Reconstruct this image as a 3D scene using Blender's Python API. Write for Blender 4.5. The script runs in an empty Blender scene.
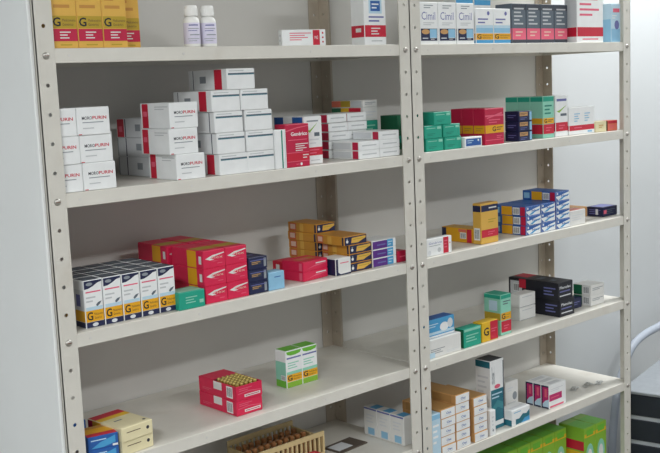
import bpy, bmesh, math, random
from mathutils import Vector, Matrix
random.seed(7)
SC = bpy.context.scene
COL = SC.collection
Z0 = 1.60                                   # height of the upper shelf seen in the photo

# ------------------------------------------------------------------ materials
def lin(h):
    h = h.lstrip('#')
    out = []
    for i in (0, 2, 4):
        c = int(h[i:i+2], 16) / 255
        out.append(c / 12.92 if c <= .04045 else ((c + .055) / 1.055) ** 2.4)
    return (*out, 1)

MATS = {}
def mat(name, hexc, rough=.45, metal=0., var=.05, scale=60., bump=0., spec=.4, stain=None, stain_amt=.5):
    if name in MATS: return MATS[name]
    m = bpy.data.materials.new(name); m.use_nodes = True
    nt = m.node_tree; b = nt.nodes['Principled BSDF']
    b.inputs['Roughness'].default_value = rough
    b.inputs['Metallic'].default_value = metal
    b.inputs['Specular IOR Level'].default_value = spec
    tc = nt.nodes.new('ShaderNodeTexCoord')
    nz = nt.nodes.new('ShaderNodeTexNoise'); nz.inputs['Scale'].default_value = scale
    nz.inputs['Detail'].default_value = 3
    nt.links.new(tc.outputs['Object'], nz.inputs['Vector'])
    rp = nt.nodes.new('ShaderNodeValToRGB')
    c = lin(hexc)
    rp.color_ramp.elements[0].position = .3; rp.color_ramp.elements[1].position = .7
    rp.color_ramp.elements[0].color = (*[x * (1 - var) for x in c[:3]], 1)
    rp.color_ramp.elements[1].color = (*[min(1, x * (1 + var)) for x in c[:3]], 1)
    nt.links.new(nz.outputs['Fac'], rp.inputs['Fac'])
    src = rp.outputs['Color']
    if stain:
        n2 = nt.nodes.new('ShaderNodeTexNoise'); n2.inputs['Scale'].default_value = 7
        n2.inputs['Detail'].default_value = 6
        nt.links.new(tc.outputs['Object'], n2.inputs['Vector'])
        r2 = nt.nodes.new('ShaderNodeValToRGB')
        r2.color_ramp.elements[0].position = .60; r2.color_ramp.elements[1].position = .78
        r2.color_ramp.elements[0].color = (0, 0, 0, 1)
        r2.color_ramp.elements[1].color = (stain_amt, stain_amt, stain_amt, 1)
        nt.links.new(n2.outputs['Fac'], r2.inputs['Fac'])
        mx = nt.nodes.new('ShaderNodeMix'); mx.data_type = 'RGBA'
        nt.links.new(r2.outputs['Color'], mx.inputs['Factor'])
        nt.links.new(src, mx.inputs[6]); mx.inputs[7].default_value = lin(stain)
        src = mx.outputs[2]
    nt.links.new(src, b.inputs['Base Color'])
    if bump:
        bp = nt.nodes.new('ShaderNodeBump'); bp.inputs['Strength'].default_value = bump
        bp.inputs['Distance'].default_value = .002
        nt.links.new(nz.outputs['Fac'], bp.inputs['Height'])
        nt.links.new(bp.outputs['Normal'], b.inputs['Normal'])
    MATS[name] = m
    return m

PAINT = mat('shelf_paint', '#dbd8cf', .38, var=.03, scale=25, stain='#b5a891', stain_amt=.45)
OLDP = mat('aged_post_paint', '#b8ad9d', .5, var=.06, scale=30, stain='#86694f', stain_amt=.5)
POST = mat('post_paint', '#d4d1c8', .42, var=.03, scale=25, stain='#a8957c', stain_amt=.5)
BACKP = mat('back_panel_paint', '#d8d6d1', .55, var=.03, scale=6)
SIDEP = mat('side_panel_paint', '#eceeed', .5, var=.02, scale=4)
ZINC = mat('zinc_bolt', '#b9b6b0', .35, metal=.8, var=.1)
RUST = mat('rust', '#7c5a48', .8, var=.2, scale=200)
HOLE = mat('punched_hole_shade', '#6f6a62', .8)
WALL = mat('wall_paint', '#c6c9ca', .45, var=.015, scale=3, bump=.05)
FLOOR = mat('floor_tile', '#6f6a62', .4, var=.08, scale=5)
CEIL = mat('ceiling_paint', '#e8e8e4', .7, var=.01)

CARD = {}
for n, h in dict(white='#eceeee', offwhite='#e2e2df', grey='#c3c6c8', lgrey='#d6d9dc', mid='#8f969c', ink='#33343c',
                 black='#1c1d26', navy='#20264a', blue='#2c5fa8', sky='#8fc0de', pale='#bcd8e8', cyan='#4d9fd0',
                 red='#c8203a', crimson='#bf1f45', pinkred='#d8254f', rose='#e0637c', magenta='#c02a6c', salmon='#e0735c',
                 yellow='#e2b62a', amber='#dcae4e', gold='#e6a91f', orange='#c2893f', tan='#c99a62', cream='#e6dcb4', beige='#dcd3a6',
                 teal='#22a086', mint='#8fcfb8', dteal='#17806e', green='#6cb83a', lime='#88b83a', dgreen='#1f6a4a', purple='#5c2f86',
                 brown='#5a4232', charcoal='#3d424c', slate='#5d6873', petrol='#2a6f80', violet='#6b6fa8', olive='#b79a2c', honey='#cc9236', rust='#c9693a', skin='#e2bfae', toffee='#b78c56', sea='#3f8791').items():
    CARD[n] = mat('card_' + n, h, .4, var=.03, scale=40)

# ------------------------------------------------------------------ mesh helpers
TXT = {}
def glyphs(txt, bold):
    k = (txt, bold)
    if k not in TXT:
        cu = bpy.data.curves.new('tmp', 'FONT'); cu.body = txt; cu.resolution_u = 2
        cu.align_x = 'LEFT'; cu.offset = .022 if bold else 0
        ob = bpy.data.objects.new('tmp', cu); COL.objects.link(ob)
        bpy.context.view_layer.update()
        me = bpy.data.meshes.new_from_object(ob)
        vs = [v.co.copy() for v in me.vertices]; fs = [tuple(p.vertices) for p in me.polygons]
        bpy.data.objects.remove(ob); bpy.data.curves.remove(cu); bpy.data.meshes.remove(me)
        x0 = min(v.x for v in vs); x1 = max(v.x for v in vs); y0 = min(v.y for v in vs); y1 = max(v.y for v in vs)
        TXT[k] = (vs, fs, x0, x1, y0, y1)
    return TXT[k]

class MB:
    """collects polygons with materials and makes ONE mesh"""
    def __init__(s): s.v = []; s.f = []; s.m = []; s.mats = []; s.sm = []
    def mi(s, m):
        if isinstance(m, str): m = CARD[m]
        if m not in s.mats: s.mats.append(m)
        return s.mats.index(m)
    def poly(s, pts, m, smooth=False):
        i = len(s.v); s.v += [tuple(p) for p in pts]; s.f.append(tuple(range(i, i + len(pts)))); s.m.append(s.mi(m)); s.sm.append(smooth)
    def bm(s, bm_, m, smooth=False):
        i = len(s.v); bm_.verts.index_update()
        s.v += [tuple(v.co) for v in bm_.verts]; k = s.mi(m)
        for f in bm_.faces:
            s.f.append(tuple(i + v.index for v in f.verts)); s.m.append(k); s.sm.append(smooth)
        bm_.free()
    def box(s, x0, y0, z0, x1, y1, z1, m, bev=.0008, seg=1):
        b = bmesh.new(); bmesh.ops.create_cube(b, size=1)
        for v in b.verts:
            v.co = Vector((x0 + (v.co.x + .5) * (x1 - x0), y0 + (v.co.y + .5) * (y1 - y0), z0 + (v.co.z + .5) * (z1 - z0)))
        if bev: bmesh.ops.bevel(b, geom=b.edges[:], offset=bev, segments=seg, affect='EDGES', profile=.5)
        s.bm(b, m)
    def lathe(s, prof, m, n=20, c=(0, 0, 0)):
        rings = []
        i = len(s.v)
        for r, z in prof:
            for k in range(n):
                a = 2 * math.pi * k / n
                s.v.append((c[0] + r * math.cos(a), c[1] + r * math.sin(a), c[2] + z))
        k_ = s.mi(m)
        for j in range(len(prof) - 1):
            for k in range(n):
                s.f.append((i + j * n + k, i + j * n + (k + 1) % n, i + (j + 1) * n + (k + 1) % n, i + (j + 1) * n + k)); s.m.append(k_); s.sm.append(True)
        for j in (0, len(prof) - 1):
            if prof[j][0] > 1e-6:
                ring = [i + j * n + k for k in range(n)]
                s.f.append(tuple(ring[::-1] if j == 0 else ring)); s.m.append(k_); s.sm.append(False)
    def mesh(s, name):
        me = bpy.data.meshes.new(name); me.from_pydata(s.v, [], s.f)
        for m in s.mats: me.materials.append(m)
        for p, k, sm in zip(me.polygons, s.m, s.sm): p.material_index = k; p.use_smooth = sm
        me.update(); return me
    def build(s, name, parent=None, loc=(0, 0, 0), rz=0):
        o = bpy.data.objects.new(name, s.mesh(name)); COL.objects.link(o)
        o.location = loc; o.rotation_euler = (0, 0, math.radians(rz))
        if parent: o.parent = parent
        return o

def tag(o, label, cat, group=None):
    o['label'] = label; o['category'] = cat
    if group: o['group'] = group
    return o
def struct(o): o['kind'] = 'structure'; return o
def empty(name, loc, rz=0):
    o = bpy.data.objects.new(name, None); COL.objects.link(o); o.location = loc; o.rotation_euler = (0, 0, math.radians(rz)); o.empty_display_size = .05
    return o

# ------------------------------------------------------------------ cartons
def face_frame(face, w, d, h):
    # origin, u axis (length), v axis (length), normal - seen upright from outside
    return {'F': (Vector((0, 0, 0)), Vector((w, 0, 0)), Vector((0, 0, h)), Vector((0, -1, 0))),
            'L': (Vector((0, d, 0)), Vector((0, -d, 0)), Vector((0, 0, h)), Vector((-1, 0, 0))),
            'R': (Vector((w, 0, 0)), Vector((0, d, 0)), Vector((0, 0, h)), Vector((1, 0, 0))),
            'K': (Vector((w, d, 0)), Vector((-w, 0, 0)), Vector((0, 0, h)), Vector((0, 1, 0))),
            'T': (Vector((0, 0, h)), Vector((w, 0, 0)), Vector((0, d, 0)), Vector((0, 0, 1)))}[face]

def paint(mb, face, els, w, d, h, base_off):
    O, U, V, N = face_frame(face, w, d, h)
    lu, lv = U.length, V.length; un, vn = U.normalized(), V.normalized()
    off = base_off
    for e in els:
        off += .00006
        P = lambda u, v: O + U * u + V * v + N * off
        if e[0] == 'r':
            _, u0, v0, u1, v1, m = e
            iu, iv = .0006 / lu, .0006 / lv
            u0, u1 = max(u0, iu), min(u1, 1 - iu); v0, v1 = max(v0, iv), min(v1, 1 - iv)
            mb.poly([P(u0, v0), P(u1, v0), P(u1, v1), P(u0, v1)], m)
        elif e[0] == 'p':
            mb.poly([P(u, v) for u, v in e[1]], e[2])
        elif e[0] == 'c':
            _, u, v, r, m = e
            c = P(u, v)
            mb.poly([c + un * (r * math.cos(2 * math.pi * k / 16)) + vn * (r * math.sin(2 * math.pi * k / 16)) for k in range(16)], m)
        elif e[0] == 'o':
            _, u, v, ru, rv, m = e
            mb.poly([P(u + ru * math.cos(2 * math.pi * k / 18), v + rv * math.sin(2 * math.pi * k / 18)) for k in range(18)], m)
        elif e[0] == 't':                       # text fitted into a rectangle, kept upright
            _, txt, u0, v0, u1, v1, m = e[:7]
            vs, fs, x0, x1, y0, y1 = glyphs(txt, len(e) > 7)
            sx = (u1 - u0) * lu / (x1 - x0); sy = (v1 - v0) * lv / (y1 - y0)
            i = len(mb.v); c = O + U * u0 + V * v0 + N * off
            mb.v += [tuple(c + un * ((p.x - x0) * sx) + vn * ((p.y - y0) * sy)) for p in vs]
            k = mb.mi(m)
            for f in fs: mb.f.append(tuple(i + q for q in f)); mb.m.append(k); mb.sm.append(False)
        elif e[0] == 'l':                       # small print: several thin ruled lines of different length
            _, u0, v0, u1, v1, n, m = e
            for k in range(n):
                vv = v1 - (v1 - v0) * (k + .5) / n; hh = (v1 - v0) / n * .2
                ue = u0 + (u1 - u0) * (1, .7, .85, .55, .92, .6)[k % 6]
                mb.poly([P(u0, vv - hh), P(ue, vv - hh), P(ue, vv + hh), P(u0, vv + hh)], m)
        elif e[0] == 'b':                       # bar code
            _, u0, v0, u1, v1 = e
            mb.poly([P(u0, v0), P(u1, v0), P(u1, v1), P(u0, v1)], 'white'); off += .00006
            n = 9
            for k in range(n):
                a = u0 + (u1 - u0) * (.08 + .84 * k / n); b = a + (u1 - u0) * (.03, .06, .04)[k % 3]
                va, vb = v0 + (v1 - v0) * .12, v1 - (v1 - v0) * .12
                mb.poly([P(a, va), P(b, va), P(b, vb), P(a, vb)], 'ink')

KINDS = {}
PANEL = {'F': 'front_panel', 'L': 'side_panel', 'T': 'top_panel', 'R': 'side_panel', 'K': 'rear_panel'}
def kind(key, w, d, h, base, faces, flap=None, flapname='tuck_flap'):
    mb = MB(); mb.box(0, 0, 0, w, d, h, base, .0009)
    kids = []
    for f, els in faces.items():
        if not els and f != flap: continue
        fb = MB(); e = .0010
        O, U, V, N = face_frame(f, w, d, h)
        un, vn = U.normalized(), V.normalized()
        a = O + un * e + vn * e; uu = U - un * 2 * e; vv = V - vn * 2 * e
        q = [a, a + uu, a + uu + vv, a + vv]; t = N * (.0005 if f == flap else .00025)
        fb.poly([p + t for p in q], base)
        for k in range(4): fb.poly([q[k], q[(k + 1) % 4], q[(k + 1) % 4] + t, q[k] + t], base)
        el = [(('r', max(x[1], e / U.length), max(x[2], e / V.length), min(x[3], 1 - e / U.length), min(x[4], 1 - e / V.length), x[5]) if x[0] == 'r' else x) for x in els]
        paint(fb, f, el, w, d, h, .0005 if f == flap else .00025)
        nm = flapname if f == flap else PANEL[f]
        kids.append((nm, fb.mesh(nm)))
    KINDS[key] = (mb.mesh('carton'), kids, (w, d, h))

LIFT = .0004
def put(key, name, X, Y, Z, label, cat='box', group=None, rz=0):
    """one carton: X, Y of its front left corner, Z of its base relative to the upper shelf"""
    me, kids, dims = KINDS[key]
    o = bpy.data.objects.new(name, me); COL.objects.link(o)
    o.location = (X, Y, Z0 + Z + LIFT); o.rotation_euler = (0, 0, math.radians(rz))
    tag(o, label, cat, group)
    for nm, m in kids:
        c = bpy.data.objects.new(nm, m); COL.objects.link(c); c.parent = o
    return o

def jit(a=.002): return random.uniform(-a, a)
ORD = ['bottom', 'second from the bottom', 'third from the bottom', 'fourth from the bottom', 'fifth from the bottom', 'sixth from the bottom']
def lvl(k, n): return 'topmost' if k == n - 1 else ('bottom' if k == 0 else ('middle' if n == 3 else ORD[k]))
SA, SB, SCs, SD, SE, SEL, SF = 0, -.25, -.5, -.75, -1.0, -.95, -1.30

# =========================================================== SETTING
mb = MB(); mb.box(-2.6, .325, 0, 3.2, .45, 2.8, WALL, 0); struct(mb.build('wall_back'))
mb = MB(); mb.box(3.2, -3.6, 0, 3.3, .45, 2.8, WALL, 0); struct(mb.build('wall_right'))
mb = MB(); mb.box(-2.7, -3.6, 0, -2.6, .45, 2.8, WALL, 0); struct(mb.build('wall_left'))
mb = MB(); mb.box(-2.7, -3.6, -.1, 3.3, .45, 0, FLOOR, 0); struct(mb.build('floor'))
mb = MB(); mb.box(-2.7, -3.6, 2.8, 3.3, .45, 2.9, CEIL, 0); struct(mb.build('ceiling'))

# =========================================================== SHELVING UNITS
W, D, PW, TH = .9195, .305, .035, .0016
def perf_plate(mb, O, U, V, N, width, z0, z1, m, holes_at, r=.0036):
    """a strip of sheet with round punched holes every 50 mm; U width direction, V up, N outward; holes through"""
    n = 12
    zs = [z for z in holes_at if z0 + .02 < z < z1 - .02]
    cuts = [z0] + [(a + b) / 2 for a, b in zip(zs[:-1], zs[1:])] + [z1]
    for t, flip in ((0, False), (-TH, True)):
        for (a, b), zc in zip(zip(cuts[:-1], cuts[1:]), zs):
            sq = []
            for k in range(n):
                an = 2 * math.pi * (k + .5) / n
                cx, cy = math.cos(an), math.sin(an)
                hole = O + U * (width / 2 + r * cx) + V * (zc + r * cy) + N * t
                # matching point on the rectangle border
                s = min((width / 2) / abs(cx) if abs(cx) > 1e-6 else 1e9, ((b - zc) if cy > 0 else (zc - a)) / abs(cy) if abs(cy) > 1e-6 else 1e9)
                sq.append((hole, O + U * (width / 2 + s * cx) + V * (zc + s * cy) + N * t, (width / 2 + s * cx, zc + s * cy)))
            for k in range(n):
                h0, q0, c0 = sq[k]; h1, q1, c1 = sq[(k + 1) % n]
                ring = [q0]
                # insert the rectangle corner when the two border points lie on different sides
                if abs(c0[0] - c1[0]) > 1e-6 and abs(c0[1] - c1[1]) > 1e-6:
                    cx = c0[0] if (abs(c0[0]) < 1e-6 or abs(c0[0] - width) < 1e-6) else c1[0]
                    cz = c0[1] if (abs(c0[1] - a) < 1e-6 or abs(c0[1] - b) < 1e-6) else c1[1]
                    ring.append(O + U * cx + V * cz + N * t)
                ring += [q1, h1, h0]
                mb.poly(ring[::-1] if flip else ring, m)
            if t == 0:
                for k in range(n):
                    h0, h1 = sq[k][0], sq[(k + 1) % n][0]
                    mb.poly([h0, h1, h1 - N * TH, h0 - N * TH], m)
    for e0, e1 in ((0, 0), (width, width)):
        p = O + U * e0
        mb.poly([p + V * z0, p + V * z1, p + V * z1 - N * TH, p + V * z0 - N * TH], m)
    for z in (z0, z1):
        mb.poly([O + V * z, O + U * width + V * z, O + U * width + V * z - N * TH, O + V * z - N * TH], m)

HOLES = [Z0 - .0125 + .05 * k for k in range(-32, 9)]
def unit(x0, name, label, levels, panel):
    root = empty(name, (x0, 0, 0))
    tag(root, label, 'shelving unit')
    for sx in (0, 1):
        for sy in (0, 1):
            p = MB()
            ux = Vector((1, 0, 0)) if sx == 0 else Vector((-1, 0, 0)); cx = 0 if sx == 0 else W
            uy = Vector((0, 1, 0)) if sy == 0 else Vector((0, -1, 0)); cy = 0 if sy == 0 else D
            V = Vector((0, 0, 1))
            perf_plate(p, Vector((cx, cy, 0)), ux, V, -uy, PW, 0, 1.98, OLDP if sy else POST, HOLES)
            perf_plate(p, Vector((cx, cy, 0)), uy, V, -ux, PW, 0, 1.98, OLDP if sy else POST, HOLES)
            po = p.build('post', root)
            f = MB(); f.box(cx + ux.x * .0185 - .0180, cy + uy.y * .0185 - .0180, 0, cx + ux.x * .0185 + .0180, cy + uy.y * .0185 + .0180, .012, CARD['black'], .002)
            f.build('foot_cap', po)
    lip = .025
    for L in levels:
        z = Z0 + L; s = MB()
        a, b, c, e = TH + .0006, W - TH - .0006, TH + .0002, D - TH - .0002
        s.box(a, c, z - .0012, b, e, z, PAINT, .0005)
        s.box(a, c, z - lip, b, c + .0012, z - .0006, PAINT, .0005)
        s.box(a, c + .0012, z - lip, b, c + .014, z - lip + .001, PAINT, .0003)
        s.box(a, e - .0012, z - lip, b, e, z - .0006, PAINT, .0005)
        s.box(a, c, z - lip, a + .0012, e, z - .0006, PAINT, .0005)
        s.box(b - .0012, c, z - lip, b, e, z - .0006, PAINT, .0005)
        so = s.build('shelf', root)
        # small punched marks in the front lip
        for fx in (.062, .3, W - .3, W - .062):
            q = MB(); bb = bmesh.new()
            bmesh.ops.create_cone(bb, segments=12, radius1=.0026, radius2=.0026, depth=.0008, cap_ends=True, matrix=Matrix.Translation((fx, c - .0001, z - .0125)) @ Matrix.Rotation(math.pi / 2, 4, 'X'))
            q.bm(bb, BACKP); q.build('lip_rivet', so)
        for cx, ny in ((PW / 2, -1), (W - PW / 2, -1), (PW / 2, 1), (W - PW / 2, 1)):
            if ny > 0: yy = D
            else: yy = 0
            q = MB(); bb = bmesh.new()
            bmesh.ops.create_uvsphere(bb, u_segments=14, v_segments=8, radius=.0062, matrix=Matrix.Translation((cx, yy + ny * .0004, z - .0125)) @ Matrix.Diagonal((1, .55, 1, 1)))
            q.bm(bb, ZINC, True)
            bb = bmesh.new()
            bmesh.ops.create_cone(bb, segments=6, radius1=.0058, radius2=.0058, depth=.004, cap_ends=True, matrix=Matrix.Translation((cx, yy - ny * .004, z - .0125)) @ Matrix.Rotation(math.pi / 2, 4, 'X'))
            q.bm(bb, ZINC)
            q.box(cx - .0045, yy + ny * .0040, z - .0131, cx + .0045, yy + ny * .0036, z - .0119, RUST, 0) if ny < 0 else None
            q.build('bolt', root)
    k = MB(); k.box(.003, D + .0012, .06, W - .003, D + .0026, 1.97, BACKP, .0003); k.build('back_panel', root)
    if panel:
        k = MB(); k.box(-.0045, .006, .03, -.0012, D - .004, 1.975, SIDEP, .0004)
        sp = k.build('side_panel', root)
        k = MB(); k.box(-.0085, .004, .03, -.0040, .026, 1.975, SIDEP, .0014, 2); k.build('front_flange', sp)
    return root

unit(0, 'shelving_unit', 'left pale grey slotted steel shelving unit, nearest the camera, closed by a white side sheet', [.36, SA, SB, SCs, SD, SEL, SF], True)
unit(W + .0004, 'shelving_unit', 'right pale grey slotted steel shelving unit, bolted beside the bare wall', [.36, SA, SB, SCs, SD, SE, SF], False)

# =========================================================== CARTON KINDS
G = lambda v0, v1, band='gold', u0=.06, gw=.24: [('r', 0, v0, 1, v1, band), ('t', 'G', u0, v0 + (v1 - v0) * .14, u0 + gw, v0 + (v1 - v0) * .88, 'black', 1),
     ('t', 'Medicamento', u0 + gw + .07, v0 + (v1 - v0) * .54, .95, v0 + (v1 - v0) * .76, 'brown'), ('t', 'Genérico', u0 + gw + .07, v0 + (v1 - v0) * .2, .85, v0 + (v1 - v0) * .42, 'brown')]
rx = lambda v0, v1, c='red': [('r', 0, v0, 1, v1, c), ('l', .3, v0 + (v1 - v0) * .15, .72, v0 + (v1 - v0) * .85, 3, 'offwhite')]

kind('yellow', .049, .05, .14, 'amber', {'F': [('l', .12, .46, .8, .95, 5, 'orange')] + G(.243, .393, 'olive', .06, .3) + rx(.085, .235, 'crimson') + [('l', .3, .02, .75, .06, 1, 'olive')],
     'L': [('r', 0, .085, 1, .235, 'crimson'), ('l', .2, .4, .8, .9, 4, 'orange')], 'T': [('r', .1, .1, .9, .9, 'amber')]}, 'T')
kind('flat_white_red', .104, .016, .033, 'white', {'F': [('r', .70, 0, .86, 1, 'red'), ('t', 'MG', .74, .4, .82, .6, 'white'), ('l', .17, .3, .66, .85, 4, 'rose'), ('c', .93, .78, .002, 'red'), ('c', .93, .5, .002, 'red'), ('c', .93, .22, .002, 'red')],
     'L': [('l', .2, .2, .8, .8, 2, 'lgrey')]})
kind('tall_white_red', .067, .042, .17, 'white', {'F': [('r', .22, .40, .82, .72, 'pale'), ('r', .3, .43, .74, .56, 'blue'), ('l', .36, .45, .68, .54, 2, 'white'), ('l', .2, .28, .9, .38, 2, 'violet')] + rx(.1, .25) + [('l', .3, .03, .8, .07, 1, 'grey')],
     'L': [('r', 0, .1, 1, .25, 'red'), ('r', .35, .165, .75, .215, 'offwhite')]})
kind('antacid', .0635, .04, .096, 'white', {'F': [('t', 'Cimil', .12, .58, .86, .77, 'violet'), ('l', .25, .84, .75, .95, 2, 'mid'), ('l', .2, .44, .8, .53, 2, 'grey'), ('r', .06, .08, .94, .37, 'navy'), ('o', .32, .295, .22, .06, 'tan'), ('r', .54, .14, .92, .36, 'sky'), ('l', .58, .1, .88, .16, 2, 'offwhite'), ('l', .14, .11, .44, .17, 1, 'lgrey')],
     'L': [('r', 0, .08, 1, .37, 'charcoal')]}, 'T' )
kind('blue_generic', .067, .045, .085, 'white', {'F': [('r', 0, .3, 1, .44, 'sky'), ('r', 0, .44, 1, .52, 'pale'), ('c', .72, .86, .005, 'violet'), ('l', .12, .55, .7, .74, 2, 'violet')] + G(.11, .285) + [('r', 0, 0, 1, .1, 'cyan')],
     'L': [('r', 0, 0, 1, .1, 'cyan'), ('r', 0, .11, 1, .285, 'gold')]})
kind('blue_generic_tall', .066, .04, .145, 'white', {'F': [('r', 0, .78, 1, .94, 'gold'), ('t', 'G', .1, .8, .3, .92, 'black', 1), ('r', 0, .68, 1, .77, 'cyan'), ('r', 0, 0, 1, .1, 'cyan')]})
kind('grey_pink', .0585, .053, .101, 'slate', {'F': [('r', 0, .84, 1, 1, 'charcoal'), ('l', .15, .45, .85, .92, 5, 'grey'), ('r', 0, .1, 1, .38, 'rose'), ('l', .25, .16, .75, .33, 2, 'skin'), ('r', 0, 0, 1, .09, 'charcoal')],
     'L': [('r', 0, .1, 1, .38, 'rose'), ('l', .2, .45, .8, .85, 4, 'mid')]})
kind('big_white_red', .126, .04, .16, 'white', {'F': [('l', .1, .42, .9, .95, 6, 'rose'), ('r', 0, .1, 1, .255, 'red'), ('l', .2, .03, .8, .08, 1, 'rose')], 'L': [('r', 0, .1, 1, .255, 'red'), ('r', 0, .26, 1, 1, 'lgrey')]})
kind('light_blue', .047, .03, .106, 'pale', {'F': [('r', 0, 0, 1, .35, 'sky'), ('r', .2, .78, .9, .88, 'rose'), ('o', .6, .45, .25, .12, 'violet'), ('l', .1, .6, .6, .72, 2, 'white')], 'L': [('r', 0, 0, 1, .6, 'sky')], 'T': [('r', .05, .05, .95, .95, 'slate')]}, 'T')
# shelf B
kind('mono', .065, .098, .0485, 'white', {'F': [('t', 'MORO', .15, .56, .46, .68, 'ink', 1), ('t', 'PURIN', .47, .56, .90, .68, 'red', 1), ('l', .16, .42, .8, .5, 1, 'mid'), ('l', .16, .2, .5, .3, 1, 'grey'), ('r', .02, .0, .12, .05, 'red')],
     'L': [('r', .06, 0, .27, 1, 'red'), ('r', .1, .48, .23, .68, 'rose'), ('l', .5, .72, .95, .9, 2, 'grey')], 'T': [('l', .1, .1, .8, .5, 2, 'lgrey')]}, 'F', 'end_flap')
Wf = [('r', .04, .74, .98, .79, 'slate'), ('r', .04, .70, .98, .74, 'petrol'), ('l', .08, .84, .6, .94, 1, 'grey')]
kind('striped_red', .069, .13, .041, 'white', {'F': Wf, 'L': [('r', .68, 0, .87, 1, 'red'), ('r', .30, .35, .46, .68, 'mid'), ('r', .12, 0, .135, 1, 'navy')], 'T': []}, 'F', 'end_flap')
kind('striped_plain', .069, .13, .041, 'white', {'F': Wf, 'L': [('r', .86, 0, .88, 1, 'navy'), ('r', .42, .3, .58, .65, 'mid')], 'T': []}, 'F', 'end_flap')
kind('striped_back', .069, .13, .0385, 'lgrey', {'F': Wf, 'L': [('r', .02, .0, .22, 1, 'red'), ('r', .07, .3, .17, .6, 'rose'), ('r', .25, 0, .275, 1, 'navy'), ('r', .55, .35, .7, .7, 'mid')]})  # light grey base instead of white: shade at the shelf back painted in
kind('striped_back_plain', .069, .13, .0385, 'lgrey', {'F': Wf, 'L': [('r', .25, 0, .275, 1, 'navy'), ('r', .55, .35, .7, .7, 'mid'), ('r', .0, 0, .03, 1, 'mid')]})  # same grey base, rear shade put into the card colour
kind('thin_green', .029, .05, .08, 'white', {'F': [('r', .56, 0, .68, 1, 'dteal'), ('r', .86, 0, .9, 1, 'grey')], 'L': []})
kind('red_generic', .064, .035, .089, 'crimson', {'F': [('t', 'Genérico', .22, .73, .93, .82, 'white', 1), ('p', [(.02, .86), (.5, .93), (.98, .96), (.98, .94), (.5, .905), (.02, .83)], 'rose'), ('l', .1, .61, .9, .66, 1, 'rose'), ('l', .4, .36, .95, .56, 4, 'offwhite'), ('r', 0, .33, 1, .345, 'rose'), ('r', 0, .14, 1, .33, 'red'), ('l', .7, .18, .95, .3, 2, 'offwhite'), ('r', 0, .125, 1, .14, 'rose'), ('c', .62, .065, .003, 'white'), ('l', .4, .04, .55, .09, 1, 'rose')], 'T': [('r', .03, .1, .97, .9, 'pinkred')]}, 'T')
kind('white_check', .05, .1, .102, 'white', {'F': [('l', .15, .86, .8, .94, 1, 'mid'), ('p', [(.1, .72), (.3, .66), (.75, .86), (.3, .71)], 'lime'), ('r', .55, .58, .85, .66, 'slate'), ('l', .25, .4, .8, .55, 2, 'lgrey'), ('r', 0, .18, 1, .35, 'red'), ('l', .25, .2, .8, .33, 2, 'rose'), ('l', .3, .06, .8, .1, 1, 'grey')],
     'L': [('r', 0, .77, .32, 1, 'blue'), ('r', .62, .8, .95, 1, 'blue'), ('r', 0, .3, 1, .76, 'crimson')]})
kind('slim_red_end', .064, .085, .0193, 'white', {'F': [('l', .15, .35, .85, .7, 1, 'grey')], 'L': [('r', .76, 0, .97, 1, 'crimson'), ('r', 0, .15, .7, .85, 'lgrey')]}, 'F', 'end_flap')
kind('slim_back', .0595, .085, .0193, 'white', {'F': [('l', .15, .35, .85, .7, 1, 'grey')], 'L': [('r', .70, 0, .98, 1, 'crimson'), ('r', 0, .15, .62, .85, 'lgrey')]}, 'F', 'end_flap')
kind('green_upright', .046, .11, .079, 'teal', {'F': [('l', .2, .7, .8, .9, 2, 'mint')], 'L': [('r', 0, .35, .7, .9, 'dgreen'), ('r', .5, .62, .75, .95, 'yellow')]})
kind('white_colour_side', .046, .11, .0165, 'offwhite', {'F': [('l', .12, .3, .88, .75, 2, 'mid')], 'L': [('r', 0, 0, .5, 1, 'salmon'), ('r', .3, 0, .6, 1, 'olive'), ('r', .62, .1, .95, .9, 'grey')]})
kind('white_red_side', .046, .11, .031, 'offwhite', {'F': [('l', .12, .3, .88, .75, 2, 'lgrey')], 'L': [('r', 0, 0, .3, 1, 'dgreen'), ('r', .3, 0, .55, 1, 'yellow'), ('r', .55, 0, .92, 1, 'red')]})
kind('teal', .061, .06, .0302, 'teal', {'F': [('l', .1, .72, .62, .86, 1, 'mint'), ('r', .72, .7, .94, .9, 'mint'), ('l', .15, .2, .6, .42, 2, 'dteal')], 'L': [], 'T': []}, 'F', 'end_flap')
kind('dark_teal_upright', .055, .06, .084, 'dgreen', {'F': [('r', 0, .2, 1, .4, 'teal')], 'L': []})
kind('red_yellow', .075, .0365, .09, 'crimson', {'F': [('r', 0, .78, 1, .82, 'rose'), ('p', [(.1, .72), (.9, .84), (.9, .89), (.1, .75)], 'rose'), ('l', .2, .58, .8, .72, 2, 'rose'), ('r', 0, .32, 1, .54, 'gold'), ('t', 'G', .38, .36, .56, .5, 'black', 1), ('l', .6, .38, .92, .5, 2, 'brown'), ('r', 0, .12, 1, .14, 'rose'), ('l', .6, .16, .9, .26, 2, 'rose')],
     'L': [('r', 0, .32, 1, .54, 'gold'), ('l', .2, .37, .8, .49, 2, 'orange')], 'T': [('r', .05, .1, .95, .9, 'crimson')]}, 'T')
kind('little_blue', .066, .03, .025, 'white', {'F': [('r', .08, .14, .93, .84, 'blue'), ('l', .15, .35, .5, .75, 2, 'pale'), ('c', .78, .65, .003, 'white')]})
kind('navy_box', .055, .045, .0255, 'navy', {'F': [('r', .06, .52, .66, .9, 'tan'), ('l', .1, .58, .6, .84, 2, 'ink'), ('l', .1, .12, .6, .4, 2, 'violet'), ('r', .8, .08, .97, .92, 'sky')], 'L': [('l', .2, .3, .8, .7, 2, 'violet')]}, 'F', 'end_flap')
TG = [('r', 0, .88, 1, 1, 'teal'), ('l', .15, .55, .8, .82, 3, 'dteal'), ('r', 0, .345, 1, .48, 'gold'), ('r', 0, .1, 1, .33, 'red')]
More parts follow.
